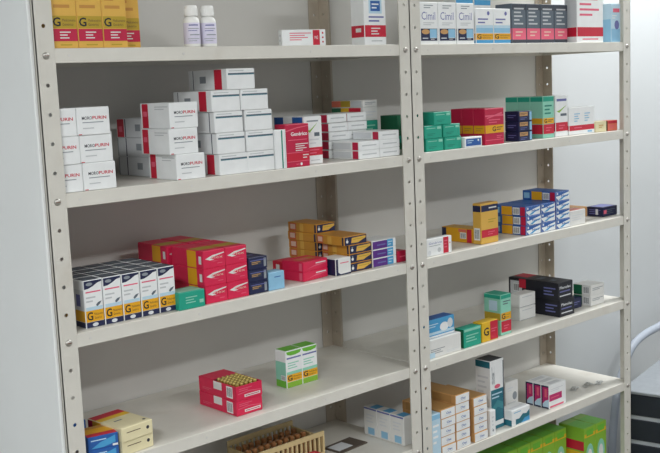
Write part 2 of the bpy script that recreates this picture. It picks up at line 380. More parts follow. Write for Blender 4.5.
kind('teal_generic', .049, .041, .11, 'mint', {'F': TG + [('t', 'G', .12, .36, .36, .465, 'black', 1), ('l', .45, .38, .9, .45, 2, 'brown'), ('l', .25, .15, .75, .28, 2, 'rose')], 'L': TG[0:1] + TG[2:], 'T': [('r', .04, .04, .96, .96, 'dteal')]}, 'T')
kind('white_red_band', .056, .04, .11, 'white', {'F': [('r', .1, .86, .9, .92, 'violet'), ('p', [(.1, .62), (.3, .58), (.9, .76), (.3, .64)], 'lime'), ('r', .4, .5, .9, .56, 'slate'), ('r', 0, .13, 1, .345, 'red'), ('l', .25, .17, .75, .3, 2, 'rose')], 'L': [('r', 0, .13, 1, .345, 'red')]}, 'T')
kind('wide_white', .122, .03, .075, 'white', {'F': [('r', 0, .15, 1, .34, 'red'), ('l', .2, .2, .5, .3, 1, 'rose'), ('l', .2, .45, .42, .8, 4, 'sky'), ('l', .6, .45, .82, .8, 4, 'sky'), ('r', .72, .05, .9, .12, 'sky')], 'L': [('r', 0, .15, 1, .34, 'red')]})
kind('beige_small', .054, .03, .03, 'cream', {'F': [('r', .25, .3, .75, .75, 'beige'), ('l', .3, .35, .7, .7, 2, 'orange')]})
kind('salmon_small', .048, .03, .0295, 'salmon', {'F': [('r', 0, .7, 1, 1, 'red'), ('l', .15, .2, .8, .55, 2, 'rose')], 'L': [('r', 0, 0, 1, 1, 'brown')]})
# shelf C
bwave = [(0.02, .82), (.25, .83), (.5, .87), (.75, .93), (.98, .95), (.98, .99), (.02, .99)]
kind('dropper_box', .0372, .0365, .0875, 'white', {'F': [('p', bwave, 'navy'), ('o', .3, .92, .18, .035, 'mid'), ('l', .08, .72, .9, .79, 1, 'rose'), ('l', .08, .52, .6, .68, 2, 'grey'), ('p', [(.6, .47), (.72, .52), (.92, .54), (.82, .48), (.66, .43)], 'slate'), ('r', .05, .37, .95, .44, 'pale')] + G(.13, .365, 'gold', .08, .32) + [('r', 0, 0, 1, .125, 'navy'), ('o', .5, .065, .16, .04, 'lgrey')],
     'L': [('r', 0, .13, 1, .365, 'gold'), ('r', 0, 0, 1, .125, 'navy'), ('r', 0, .365, 1, .8, 'lgrey'), ('r', .2, .45, .6, .7, 'violet')], 'T': [('r', 0, 0, 1, 1, 'charcoal'), ('r', .15, .2, .85, .85, 'slate')]}, 'T', 'lid_flap')
kind('teal_low', .06, .045, .034, 'teal', {'F': [('l', .25, .3, .7, .75, 3, 'mint'), ('r', .78, .25, .94, .45, 'mint')], 'T': [('r', .05, .1, .95, .9, 'mint')]})
swoosh = [('p', [(.08, .55), (.4, .72), (.95, .82), (.95, .76), (.45, .62), (.3, .55), (.5, .48), (.3, .44)], 'offwhite'), ('t', 'Flex', .36, .5, .88, .66, 'skin'), ('p', [(.3, .44), (.7, .36), (.45, .36)], 'rose'), ('l', .62, .18, .85, .28, 1, 'rose')]
kind('red_swoosh', .0530, .11, .0350, 'pinkred', {'F': swoosh, 'L': [('r', .5, 0, .78, 1, 'gold'), ('r', .86, .25, .94, .7, 'offwhite')], 'T': [('r', .02, .2, .98, .5, 'olive')]}, 'F', 'end_flap')
kind('navy_small', .0485, .1, .0250, 'navy', {'F': [('r', .14, .38, .68, .7, 'charcoal'), ('l', .16, .4, .62, .66, 2, 'tan'), ('r', .8, .15, .93, .85, 'mid'), ('r', .08, .72, .9, .78, 'violet')], 'L': [], 'T': [('l', .2, .2, .8, .8, 3, 'violet')]}, 'F', 'end_flap')
kind('pale_blue_note', .042, .03, .0375, 'sky', {'F': [('l', .35, .66, .75, .78, 1, 'blue')], 'T': []})
kind('pink_flat', .077, .064, .0208, 'pinkred', {'F': [('p', [(.1, .2), (.5, .55), (.95, .62), (.95, .52), (.4, .38)], 'rose'), ('l', .5, .55, .92, .85, 1, 'offwhite')], 'L': [('r', .8, .1, .93, .9, 'rose')], 'T': [('r', .2, .35, .85, .7, 'orange'), ('r', .25, .4, .6, .6, 'rose')]}, 'F', 'end_flap')
kind('red_nub', .05, .03, .035, 'red', {'L': [('r', .4, .2, .8, .8, 'offwhite')], 'F': [('l', .2, .3, .8, .7, 2, 'rose')]})
YN = [('p', [(0.02, .05), (.98, .05), (.98, .95), (.02, .95)], 'navy'), ('p', [(.3, .22), (.62, .2), (.72, .34), (.95, .62), (.95, .85), (.34, .8)], 'amber'), ('l', .4, .5, .85, .7, 1, 'olive'), ('c', .13, .45, .0035, 'offwhite'), ('c', .13, .72, .002, 'mid')]
kind('gold_navy', .058, .1, .0202, 'honey', {'F': YN, 'L': [('r', .06, 0, .3, 1, 'rust'), ('r', .09, .25, .26, .8, 'skin'), ('r', .42, 0, .55, 1, 'amber'), ('r', .93, 0, 1, 1, 'navy')], 'T': [('r', .05, .1, .95, .9, 'orange')]}, 'F', 'end_flap')
kind('gold_navy_wide', .07, .09, .0202, 'honey', {'F': YN, 'L': [('r', .02, 0, .24, 1, 'rust'), ('r', .05, .25, .21, .8, 'skin'), ('r', .4, 0, .55, 1, 'amber'), ('r', .93, 0, 1, 1, 'navy')], 'T': [('r', .05, .1, .95, .9, 'orange')]}, 'F', 'end_flap')
kind('purple_box', .077, .06, .0200, 'white', {'F': [('r', .0, .04, .62, .92, 'purple'), ('l', .2, .3, .55, .65, 1, 'violet'), ('r', .62, .04, .87, 1, 'cyan'), ('l', .66, .2, .84, .8, 2, 'pale')], 'T': []}, 'F', 'end_flap')
kind('white_navy', .046, .05, .0378, 'offwhite', {'F': [('r', .0, 0, .16, 1, 'navy'), ('l', .3, .66, .85, .8, 1, 'rose'), ('p', [(.02, .02), (.98, .02), (.98, .12), (.3, .08), (.16, .2)], 'navy')], 'T': [('r', .1, .1, .9, .9, 'white')], 'L': [('r', 0, 0, 1, 1, 'navy')]})
kind('red_little', .03, .03, .026, 'crimson', {'F': [('l', .2, .35, .8, .65, 1, 'rose')]})
kind('white_red_strip', .092, .02, .0415, 'white', {'F': [('r', .66, .04, .87, .98, 'red'), ('l', .7, .3, .83, .85, 3, 'rose'), ('t', 'Genérico', .1, .68, .6, .82, 'violet'), ('l', .1, .55, .55, .62, 1, 'mid'), ('o', .5, .3, .07, .14, 'grey'), ('o', .12, .2, .06, .15, 'lgrey'), ('c', .92, .6, .002, 'rose')], 'T': []})
kind('gold_long', .05, .104, .036, 'gold', {'F': [('r', .1, .1, .9, .9, 'gold')], 'L': [('r', 0, 0, .15, 1, 'navy'), ('b', .6, .28, .8, .72), ('r', .82, 0, .97, 1, 'red'), ('r', .55, .75, .8, .95, 'salmon')], 'T': [('r', .1, .1, .9, .9, 'amber')]}, 'F', 'end_flap')
kind('gold_upright', .068, .027, .103, 'amber', {'F': [('r', 0, .8, 1, .955, 'navy'), ('l', .45, .84, .9, .92, 1, 'offwhite'), ('r', 0, .16, 1, .35, 'red'), ('l', .38, .2, .78, .31, 2, 'rose'), ('l', .4, .5, .85, .62, 2, 'olive')], 'L': [('r', 0, .8, 1, .955, 'navy'), ('b', .15, .1, .85, .4)], 'T': [('r', .08, .1, .92, .9, 'tan')]}, 'T', 'lid_flap')
BF = [('r', 0, 0, 1, 1, 'white'), ('p', [(.03, .95), (.97, .95), (.97, .86), (.55, .68), (.3, .55), (.03, .5)], 'blue'), ('p', [(.2, .1), (.5, .42), (.95, .62), (.95, .5), (.6, .3), (.42, .1)], 'cyan'), ('t', 'Neo', .4, .38, .9, .62, 'blue', 1), ('p', [(.03, .05), (.2, .05), (.03, .4)], 'blue'), ('c', .13, .78, .003, 'white')]
kind('blue_white', .0635, .11, .0252, 'blue', {'F': BF, 'L': [('r', .28, 0, .6, 1, 'gold'), ('b', .62, .12, .82, .88), ('r', .84, 0, .98, 1, 'crimson'), ('r', .05, .2, .22, .8, 'sky')], 'T': [('r', .02, .1, .98, .5, 'blue')]}, 'F', 'end_flap')
kind('white_pinkish', .074, .04, .041, 'offwhite', {'F': [('l', .1, .3, .85, .75, 3, 'lgrey')], 'T': [('r', .05, .1, .95, .9, 'salmon')]})
kind('navy_flat', .074, .054, .0275, 'navy', {'F': [('l', .15, .2, .85, .8, 3, 'slate'), ('r', .05, .3, .25, .7, 'rose')], 'L': [('l', .15, .2, .85, .8, 3, 'violet'), ('r', .55, .2, .7, .8, 'lgrey')], 'T': [('r', .1, .1, .9, .9, 'violet')]}, 'F', 'end_flap')
kind('orange_flat', .07, .06, .029, 'tan', {'F': [('r', .05, .1, .95, .9, 'orange')], 'T': [('r', .02, .02, .98, .98, 'orange'), ('r', .0, .6, .5, 1, 'crimson')]})
# shelf D
kind('long_white', .121, .05, .0455, 'offwhite', {'F': [('l', .08, .2, .5, .5, 3, 'mid'), ('l', .55, .1, .9, .25, 2, 'lgrey'), ('r', 0, .0, .2, .3, 'pale')], 'T': []}, 'F', 'end_flap')
kind('blue_smile', .099, .035, .0455, 'cyan', {'F': [('r', 0, .18, 1, .32, 'pale'), ('o', .62, .5, .16, .24, 'white'), ('o', .84, .62, .1, .26, 'lgrey'), ('l', .06, .55, .4, .8, 2, 'pale'), ('r', 0, 0, 1, .12, 'white')], 'T': [('r', .02, .05, .98, .95, 'blue')]})
kind('teal_card', .066, .03, .048, 'teal', {'F': [('l', .12, .25, .85, .7, 3, 'mint'), ('r', 0, .85, 1, 1, 'mint')], 'L': [('r', 0, 0, 1, 1, 'dgreen')]})
kind('yellow_red_generic', .064, .03, .051, 'yellow', {'F': [('t', 'G', .1, .3, .42, .72, 'black', 1), ('r', .5, .04, 1, .98, 'red'), ('l', .58, .4, .92, .65, 2, 'rose')], 'T': []})
TT = [('r', 0, .37, 1, .55, 'gold'), ('r', 0, .07, 1, .35, 'red')]
kind('teal_cap_generic', .043, .055, .107, 'mint', {'F': TT + [('r', 0, .9, 1, 1, 'teal'), ('t', 'G', .08, .4, .42, .53, 'black', 1), ('l', .5, .4, .9, .52, 2, 'olive'), ('l', .25, .13, .75, .26, 2, 'rose'), ('l', .2, .74, .9, .86, 2, 'slate')], 'L': [('r', 0, .37, 1, .55, 'olive'), ('r', 0, .9, 1, 1, 'teal'), ('r', .3, .6, .8, .85, 'pale')], 'T': [('r', 0, 0, 1, 1, 'teal')]}, 'T', 'lid_flap')
BKF = [('t', 'Plenolac', .1, .62, .85, .78, 'lgrey', 1), ('l', .1, .38, .8, .55, 1, 'violet'), ('l', .1, .14, .85, .3, 1, 'lgrey')]
kind('black_long', .069, .17, .0485, 'black', {'F': BKF, 'L': [('r', .04, .05, .28, .84, 'lgrey'), ('b', .1, .2, .24, .7), ('r', .22, .45, .36, 1, 'red'), ('l', .72, .2, .95, .75, 3, 'violet')], 'T': [('r', .3, .7, .98, .98, 'red'), ('l', .3, .1, .7, .6, 2, 'slate')]}, 'F', 'end_flap')
kind('white_low', .07, .035, .0362, 'offwhite', {'F': [('l', .15, .7, .8, .85, 1, 'grey'), ('r', 0, .03, 1, .06, 'mid')], 'T': []}, 'F', 'end_flap')
kind('white_barcode', .067, .06, .0303, 'offwhite', {'F': [('l', .1, .45, .9, .75, 2, 'mid')], 'L': [('r', 0, 0, .5, 1, 'dgreen'), ('b', .56, .15, .92, .9)], 'T': []}, 'F', 'end_flap')
kind('dark_nub', .055, .05, .03, 'navy', {'F': [('l', .2, .3, .8, .7, 2, 'violet')], 'L': [('r', .1, .4, .9, .9, 'dgreen')]})
kind('cream_flat', .072, .106, .0268, 'cream', {'F': [('l', .15, .55, .6, .7, 1, 'brown'), ('c', .83, .55, .0035, 'ink')], 'L': [('r', 0, 0, .15, 1, 'red'), ('r', .15, 0, .4, 1, 'gold')], 'T': [('r', 0, .62, 1, 1, 'yellow'), ('r', 0, .78, 1, 1, 'red'), ('r', .1, .5, .6, .62, 'beige'), ('c', .86, .12, .0035, 'ink'), ('r', .25, .42, .5, .46, 'slate')]}, 'F', 'end_flap')
kind('blue_low', .058, .06, .0246, 'blue', {'F': [('p', [(.1, .1), (.4, .5), (.9, .85), (.9, .3), (.5, .1)], 'cyan'), ('l', .1, .6, .6, .8, 1, 'pale'), ('r', .8, .0, .98, .2, 'white')], 'T': [('r', 0, 0, 1, .3, 'red'), ('r', 0, .3, 1, .75, 'gold'), ('r', 0, .75, .9, 1, 'orange')]}, 'F', 'end_flap')
kind('blue_upright', .05, .04, .056, 'blue', {'F': [('r', .1, .4, .9, .7, 'navy')], 'T': [('r', .1, .1, .9, .9, 'violet')]})
kind('green_generic', .046, .037, .085, 'white', {'F': [('r', 0, 0, 1, .16, 'lime'), ('r', 0, .36, 1, .44, 'mint'), ('l', .1, .5, .8, .7, 3, 'mint'), ('r', .05, .78, .95, .82, 'violet')] + G(.17, .36, 'gold', .06, .3) + [('p', [(0.02, .98), (.98, .98), (.9, .9), (.6, .87), (.3, .87), (.1, .9)], 'green')], 'L': [('r', 0, 0, 1, .2, 'green'), ('r', 0, .25, .6, .4, 'tan'), ('r', 0, .2, 1, .7, 'mint'), ('b', .5, .2, .9, .34)], 'T': [('r', 0, 0, 1, 1, 'green')]}, 'T', 'lid_flap')
# shelf E
kind('orange_end', .053, .13, .023, 'tan', {'F': [('r', 0, 0, 1, 1, 'white'), ('t', 'Osc', .38, .36, .72, .64, 'blue', 1), ('l', .3, .2, .7, .3, 1, 'grey')], 'L': [('r', .1, .1, .9, .9, 'toffee')], 'T': [('r', .02, .02, .98, .98, 'toffee')]}, 'F', 'end_flap')
kind('pale_upright', .036, .05, .112, 'pale', {'F': [('l', .2, .3, .8, .8, 4, 'white'), ('r', 0, .88, 1, 1, 'sky')]})
kind('white_slim', .022, .03, .067, 'white', {'F': [('l', .3, .2, .7, .8, 4, 'lgrey'), ('c', .5, .2, .003, 'mid')]})
kind('tall_petrol', .055, .05, .186, 'white', {'F': [('r', 0, .12, .93, .58, 'petrol'), ('p', [(.02, .3), (.5, .42), (.93, .36), (.93, .26), (.5, .32), (.02, .22)], 'sea'), ('r', .93, 0, 1, .97, 'navy'), ('t', 'Dermol', .1, .66, .3, .92, 'mid'), ('l', .08, .44, .85, .54, 2, 'pale'), ('o', .5, .62, .22, .03, 'rose'), ('r', 0, 0, 1, .055, 'petrol')], 'L': [('r', 0, .9, 1, 1, 'petrol'), ('l', .15, .3, .85, .8, 7, 'lgrey')], 'T': [('r', .03, .03, .97, .97, 'charcoal')]}, 'T', 'lid_flap')
kind('white_logo', .055, .03, .095, 'offwhite', {'F': [('o', .72, .55, .18, .12, 'mid'), ('l', .15, .2, .8, .4, 3, 'grey'), ('l', .15, .7, .6, .85, 2, 'lgrey')], 'L': [('r', .2, 0, .5, 1, 'rose')], 'T': []}, 'T')
kind('sea_box', .077, .04, .043, 'white', {'F': [('p', [(.2, .05), (.98, .05), (.98, .75), (.8, .55), (.6, .62), (.4, .38), (.2, .4)], 'petrol'), ('p', [(.5, .05), (.98, .05), (.98, .35), (.7, .3)], 'cyan'), ('l', .1, .75, .5, .9, 1, 'sky')], 'L': [('r', 0, 0, 1, .4, 'petrol')], 'T': [('r', .1, .1, .9, .5, 'lgrey')]}, 'T')
kind('pink_box', .08, .0262, .067, 'white', {'F': [('r', 0, .32, .75, .6, 'magenta'), ('l', .1, .4, .6, .52, 1, 'rose'), ('r', .05, .04, .85, .12, 'rose'), ('l', .1, .7, .8, .85, 2, 'lgrey')], 'L': [('r', 0, 0, 1, 1, 'navy'), ('r', .2, .08, .95, .92, 'magenta'), ('p', [(.2, .08), (.95, .08), (.95, .42), (.5, .34), (.2, .2)], 'pale'), ('r', .45, .5, .75, .85, 'rose')], 'T': [('r', .2, .2, .8, .8, 'lgrey')]}, 'T')
kind('green_tea', .057, .09, .18, 'lime', {'F': [('o', .5, .52, .34, .2, 'mint'), ('o', .5, .5, .2, .13, 'offwhite'), ('o', .62, .32, .14, .05, 'black'), ('r', 0, .84, 1, .9, 'yellow'), ('r', .2, .86, .8, .96, 'green')], 'L': [('r', 0, .62, 1, .78, 'red'), ('r', 0, .3, 1, .6, 'yellow'), ('r', .2, .1, .8, .25, 'green')], 'T': [('r', .03, .03, .97, .97, 'green'), ('r', .0, .7, 1, .97, 'lime')]}, 'T', 'lid_flap')
kind('white_house', .030, .045, .072, 'offwhite', {'F': [], 'L': [('r', .3, .06, .8, .3, 'sky'), ('l', .2, .45, .8, .8, 3, 'lgrey'), ('r', 0, .93, 1, 1, 'violet')], 'T': [('r', 0, .05, 1, .6, 'cyan')]}, 'T')
kind('red_stub', .04, .04, .04, 'crimson', {'F': [('r', .1, .5, .9, .8, 'gold')], 'T': [('r', .1, .1, .9, .9, 'red')]})
kind('red_stub_tall', .03, .04, .05, 'brown', {'F': [('l', .15, .3, .85, .8, 3, 'rose')], 'T': [('r', .1, .1, .9, .9, 'red')]})

# =========================================================== SHELF A (upper shelf), left unit
for i, (x, y) in enumerate([(.0375, .01), (.0873, .01), (.137, .01), (.187, .046)]):
    put('yellow', 'medicine_carton', x, y, SA, ['tall yellow generic carton with crimson band beside the left post, first of the four', 'tall yellow generic carton, second from the left post on the upper shelf', 'tall yellow generic carton, third from the left post on the upper shelf', 'tall yellow generic carton set back at the right end of its row'][i], 'box', 'yellow cartons on the upper shelf')
WHITEP = mat('white_plastic', '#f1f1ee', .35, var=.01)
LABELP = mat('bottle_label', '#dcd8ea', .45, var=.02)
def bottle(x, y, z, label):
    b = MB(); r = .0158
    b.lathe([(0, 0), (r - .002, 0), (r, .002), (r, .048), (r - .001, .0525), (r - .004, .056), (.0095, .0575), (.0095, .060)], WHITEP, 28)
    o = b.build('medicine_bottle', None, (x, y, Z0 + z + LIFT)); tag(o, label, 'bottle', 'white bottles on the upper shelf')
    c = MB(); c.lathe([(.0128, .0585), (.0130, .0600), (.0124, .0755), (.0112, .0785), (0, .0788)], WHITEP, 28)
    for k in range(24):
        a = 2 * math.pi * k / 24
        c.box(  .0128 * math.cos(a) - .0004,   .0128 * math.sin(a) - .0004, .062,   .0128 * math.cos(a) + .0004,   .0128 * math.sin(a) + .0004, .073, WHITEP, 0)
    c.build('screw_cap', o)
    l = MB(); l.lathe([(r + .00015, .006), (r + .00025, .0062), (r + .00025, .0455), (r + .00015, .0457)], LABELP, 28)
    for (zz, a0, a1, hh, m) in [(.040, -2.5, -1.3, .0022, 'violet'), (.034, -2.6, -1.2, .0012, 'mid'), (.030, -2.6, -1.5, .0012, 'violet'), (.022, -2.4, -1.1, .0018, 'mid'), (.015, -2.7, -1.2, .001, 'mid'), (.011, -2.6, -1.6, .001, 'mid')]:
        n = 8
        for k in range(n):
            q0 = a0 + (a1 - a0) * k / n; q1 = a0 + (a1 - a0) * (k + 1) / n; R = r + .0005
            l.poly([(R * math.cos(q0), R * math.sin(q0), zz), (R * math.cos(q1), R * math.sin(q1), zz), (R * math.cos(q1), R * math.sin(q1), zz + hh), (R * math.cos(q0), R * math.sin(q0), zz + hh)], m)
    l.build('label', o)
bottle(.3415, .03, SA, 'small white screw-cap bottle, the left one of the pair on the upper shelf')
bottle(.3800, .03, SA, 'small white screw-cap bottle, the right one of the pair on the upper shelf')
put('flat_white_red', 'medicine_carton', .563, .026, SA, 'low white carton with a red stripe standing alone on the upper left shelf', rz=-12)
put('tall_white_red', 'medicine_carton', .786, .01, SA, 'tall white carton with blue label and red band beside the middle posts, upper shelf')
# right unit
for i, x in enumerate([.9635, 1.0285, 1.095]):
    put('antacid', 'medicine_carton', x, .01, SA, 'white carton with navy foot on the upper right shelf, ' + ['beside the middle posts', 'in the middle of its three', 'nearest the light blue cartons'][i], 'box', 'white cartons with navy foot')
for i, x in enumerate([1.165, 1.2335]):
    put('blue_generic', 'medicine_carton', x, .01, SA, 'light blue carton with yellow G band, ' + ['left one of the pair', 'right one, beside the grey cartons'][i], 'box', 'light blue generic cartons')
for i, x in enumerate([1.165, 1.235]):
    put('blue_generic_tall', 'medicine_carton', x, .072, SA, 'taller yellow and blue topped carton standing behind the ' + ['left' , 'right'][i] + ' light blue generic carton', 'box', 'yellow topped cartons at the back')
for i in range(4):
    put('grey_pink', 'medicine_carton', 1.333 + .0612 * i, .03, SA, 'grey carton with pink band, upper right shelf, ' + ['leftmost', 'second from left', 'third from left', 'rightmost, beside the large white carton'][i], 'box', 'grey cartons with pink band')
put('big_white_red', 'medicine_carton', 1.591, .01, SA, 'large white carton with red band near the right end of the upper shelf')
put('light_blue', 'medicine_carton', 1.757, .01, SA, 'light blue carton with slate lid beside the far right post')

# =========================================================== SHELF B, left unit
for k in range(3):
    put('mono', 'medicine_carton', (.0765, .0735, .071)[k], .01 + jit(), SB + .049 * k, 'white red-lettered carton, %s of the second column from the left post' % lvl(k, 3), 'box', 'white cartons with black and red lettering', jit(.8))
    put('mono', 'medicine_carton', (.0103, .0073, .0045)[k], .01 + jit(), SB + .049 * k, 'white red-lettered carton, %s of the column half hidden by the left post' % lvl(k, 3), 'box', 'white cartons with black and red lettering', jit(.8))
for k in range(2):
    put('mono', 'medicine_carton', .137, .116, SB + .049 * k, 'white carton mostly hidden behind the stack by the left post, %s of two' % ('lower', 'upper')[k], 'box', 'white cartons with black and red lettering')
for k in range(3):
    put('striped_back' if k == 2 else 'striped_back_plain', 'medicine_carton', .294, .121, SB + .0388 * k, 'white carton at the back between two white stacks, %s one%s' % (lvl(k, 3), ', with red end' if k == 2 else ''), 'box', 'white cartons at the back of the shelf')
for k in range(3):
    put('mono', 'medicine_carton', (.274, .263, .267)[k], (.01, .012, .012)[k], SB + .049 * k, 'white carton with red end band, %s of the free stack of three' % lvl(k, 3), 'box', 'white cartons with red end band', (-1, 0, 1)[k])
for k, xs in enumerate([(.375, .4445), (.3715, .4445), (.3685, .4435), (.364, .4355), (.404,)]):
    for j, x in enumerate(xs):
        red = k in (0, 3, 4)
        side = 'right' if j else 'left'
        lab = 'blue-striped white carton, ' + ('alone on top of the tall stack, red band on its side' if k == 4 else '%s carton in the %s layer of the tall stack' % (side, ('bottom', 'second', 'third', 'fourth')[k]))
        put('striped_red' if red else 'striped_plain', 'medicine_carton', x, .01, SB + .0415 * k, lab, 'box', 'white cartons with blue-grey stripe')
put('thin_green', 'medicine_carton', .5145, .006, SB, 'narrow white carton with a green line between the tall white stack and the red carton')
put('red_generic', 'medicine_carton', .5445, .008, SB, 'upright crimson carton with white lettering at the middle of the left unit')
put('white_check', 'medicine_carton', .6155, .03, SB, 'white upright carton with red band and green tick, right behind the crimson carton')
for k in range(2):
    for j, x in enumerate((.757, .8225)):
        put('slim_red_end', 'medicine_carton', x, .012, SB + .0195 * k, 'slim white carton with red end, %s layer at the shelf front, %s one' % (('bottom', 'second')[k], ('left', 'right')[j]), 'box', 'slim white cartons with red ends')
put('slim_red_end', 'medicine_carton', .8215, .012, SB + .039, 'slim white carton with red end on top of the front pile by the middle posts', 'box', 'slim white cartons with red ends')
for k in range(5):
    put('slim_back', 'medicine_carton', .749 + (0, .001, .002, .002, -.001)[k], .101, SB + .0202 * k, 'slim white carton with red end, %s of the rear left column' % lvl(k, 5), 'box', 'slim white cartons with red ends')
    put('slim_back', 'medicine_carton', .8112 + (0, .0005, 0, .001, -.0005)[k], .101, SB + .0202 * k, 'slim white carton, %s of the rear column nearer the middle posts' % lvl(k, 5), 'box', 'slim white cartons with red ends')
put('green_upright', 'medicine_carton', .8728, .112, SB, 'green carton under two white ones at the back near the middle posts')
put('white_red_side', 'medicine_carton', .8728, .112, SB + .0792, 'white carton with red, yellow and green side lying on the green carton')
put('white_colour_side', 'medicine_carton', .8728, .112, SB + .1105, 'thin white carton with orange side, topmost at the back by the middle posts')
# right unit
put('dark_teal_upright', 'medicine_carton', 1.016, .14, SB, 'dark green carton at the back seen between the middle posts')
for k, (x, z) in enumerate([(.974, 0), (1.040, 0), (.970, 1), (1.036, 1), (1.004, 2)]):
    put('teal', 'medicine_carton', x, .01, SB + .0305 * z, 'teal green carton in the pyramid by the middle posts, ' + ['bottom left', 'bottom right', 'middle left', 'middle right', 'topmost'][k], 'box', 'teal cartons stacked in a pyramid')
for k in range(3):
    put('red_yellow', 'medicine_carton', 1.192, .01 + .037 * k, SB, 'upright red carton with yellow G band, ' + ['front one of three', 'second of three, behind the front one', 'rearmost of three'][k], 'box', 'red cartons with yellow band')
put('little_blue', 'medicine_carton', 1.106, .004, SB, 'small white carton with a blue front at the foot of the red cartons')
for k in range(3):
    put('navy_box', 'medicine_carton', 1.329, .01, SB + .0257 * k, 'navy carton with tan label, %s of the stack of three' % lvl(k, 3), 'box', 'navy cartons with tan label')
for k in range(3):
    put('teal_generic', 'medicine_carton', 1.446, .02 + .0415 * k, SB, 'mint green carton with yellow and red bands, ' + ['front one of three', 'middle of three in the row going back', 'rearmost of three'][k], 'box', 'mint cartons with yellow and red bands')
put('white_red_band', 'medicine_carton', 1.502, .02, SB, 'upright white carton with red band and green tick, right of the mint cartons')
put('wide_white', 'medicine_carton', 1.564, .02, SB, 'wide white carton with red band and two pale blue prints')
put('beige_small', 'medicine_carton', 1.6925, .02, SB, 'small beige carton right of the wide white one')
put('salmon_small', 'medicine_carton', 1.7545, .02, SB, 'small salmon red carton at the far right of its shelf')

# =========================================================== SHELF C, left unit
rows = ['front row', 'second row', 'third row', 'back row']; cols = ['first', 'second', 'third', 'fourth', 'fifth']
for r in range(4):
    for c in range(5):
        put('dropper_box', 'dropper_carton', .0655 + .0393 * c, .02 + .0375 * r, SCs, 'white and navy carton with yellow G band, %s, %s from the left post' % (rows[r], cols[c]), 'box', 'white and navy cartons in a block of rows')
put('teal_low', 'medicine_carton', .258, .006, SCs, 'low teal carton at the foot of the red stack')
for k in range(3):
    for j in range(2):
        put('red_swoosh', 'medicine_carton', (.3235, .3775)[j] + (.001, 0, 0)[k], .012, SCs + .0352 * k, 'bright red carton with white script, %s layer of the front stack, %s one' % (lvl(k, 3), ('left', 'right')[j]), 'box', 'bright red cartons with white script')
        put('red_swoosh', 'medicine_carton', (.317, .3735)[j], .128, SCs + .0352 * k, 'bright red carton with yellow band, %s layer of the stack behind, %s one' % (lvl(k, 3), ('left', 'right')[j]), 'box', 'bright red cartons with white script')
for k in range(3):
    put('navy_small', 'medicine_carton', .4330 + (0, 0, .001)[k], .012, SCs + .0253 * k, 'navy blue carton right of the red stack, %s of three' % lvl(k, 3), 'box', 'navy cartons beside the red stack')
put('pale_blue_note', 'medicine_carton', .4845, .012, SCs, 'plain pale blue carton beside the navy ones')
for k in range(2):
    put('pink_flat', 'medicine_carton', .591, .025, SCs + .0211 * k, 'flat crimson carton, %s of a pair under the gold stack' % ('lower', 'upper')[k], 'box', 'flat crimson cartons', 6)
put('red_nub', 'medicine_carton', .598, .108, SCs, 'small red carton half hidden behind the flat crimson pair')
for k in range(5):
    put('gold_navy', 'medicine_carton', .711 + (.004, .002, .002, 0, .002)[k], .116, SCs + .0205 * k, 'golden carton with navy end, %s of the rear stack' % lvl(k, 5), 'box', 'golden cartons with navy ends')
for k in range(4):
    put('gold_navy_wide', 'medicine_carton', (.7225, .7225, .7225, .708)[k], .02, SCs + .0205 * k, 'golden carton with navy end, %s of the front stack' % lvl(k, 4), 'box', 'golden cartons with navy ends')
put('white_navy', 'medicine_carton', .6745, .014, SCs, 'white and navy carton standing between the crimson pair and the gold stack')
for k in range(3):
    put('purple_box', 'medicine_carton', .7945, .02, SCs + .0203 * k, 'purple and blue carton with white end, %s of three' % lvl(k, 3), 'box', 'purple and blue cartons')
put('red_little', 'medicine_carton', .8765, .02, SCs, 'little red carton beside the middle posts at the end of the purple pile')
# right unit
put('white_red_strip', 'medicine_carton', .966, .012, SCs, 'white carton with a red strip standing beside the middle posts')
put('gold_long', 'medicine_carton', 1.184, .051, SCs, 'golden carton with navy and red ends lying behind the upright golden one')
put('gold_upright', 'medicine_carton', 1.181, .02, SCs, 'upright golden carton with navy top and red band')
for j, (x, n) in enumerate([(1.3585, 3), (1.4255, 3), (1.491, 4)]):
    for k in range(n):
        put('blue_white', 'medicine_carton', x, .015 + jit(.0015), SCs + .0254 * k, 'blue and white carton, %s of the %s column' % (lvl(k, n), ('left', 'middle', 'right')[j]), 'box', 'blue and white cartons', jit(.5))
put('white_pinkish', 'medicine_carton', 1.557, .015, SCs, 'plain whitish carton right of the blue and white stack')
put('orange_flat', 'medicine_carton', 1.682, .09, SCs, 'flat orange topped carton behind the plain whitish one')
put('navy_flat', 'medicine_carton', 1.757, .04, SCs, 'flat navy carton at the far right end of its shelf')

# =========================================================== SHELF D, left unit
for k in range(2):
    put('cream_flat', 'medicine_carton', .111 + .002 * (1 - k), .002 + .004 * (1 - k), SD + .0272 * k, 'flat cream carton with red and yellow top, %s of two near the left post' % ('lower', 'upper')[k], 'box', 'flat cream cartons', 6)
for k in range(2):
    put('blue_low', 'medicine_carton', .049, .018, SD + .0250 * k, 'flat blue carton with red and yellow top beside the left post, %s of two' % ('lower', 'upper')[k], 'box', 'flat blue cartons', -11)
put('blue_upright', 'medicine_carton', .042, .1, SD, 'dark blue carton at the back behind the flat blue pair')

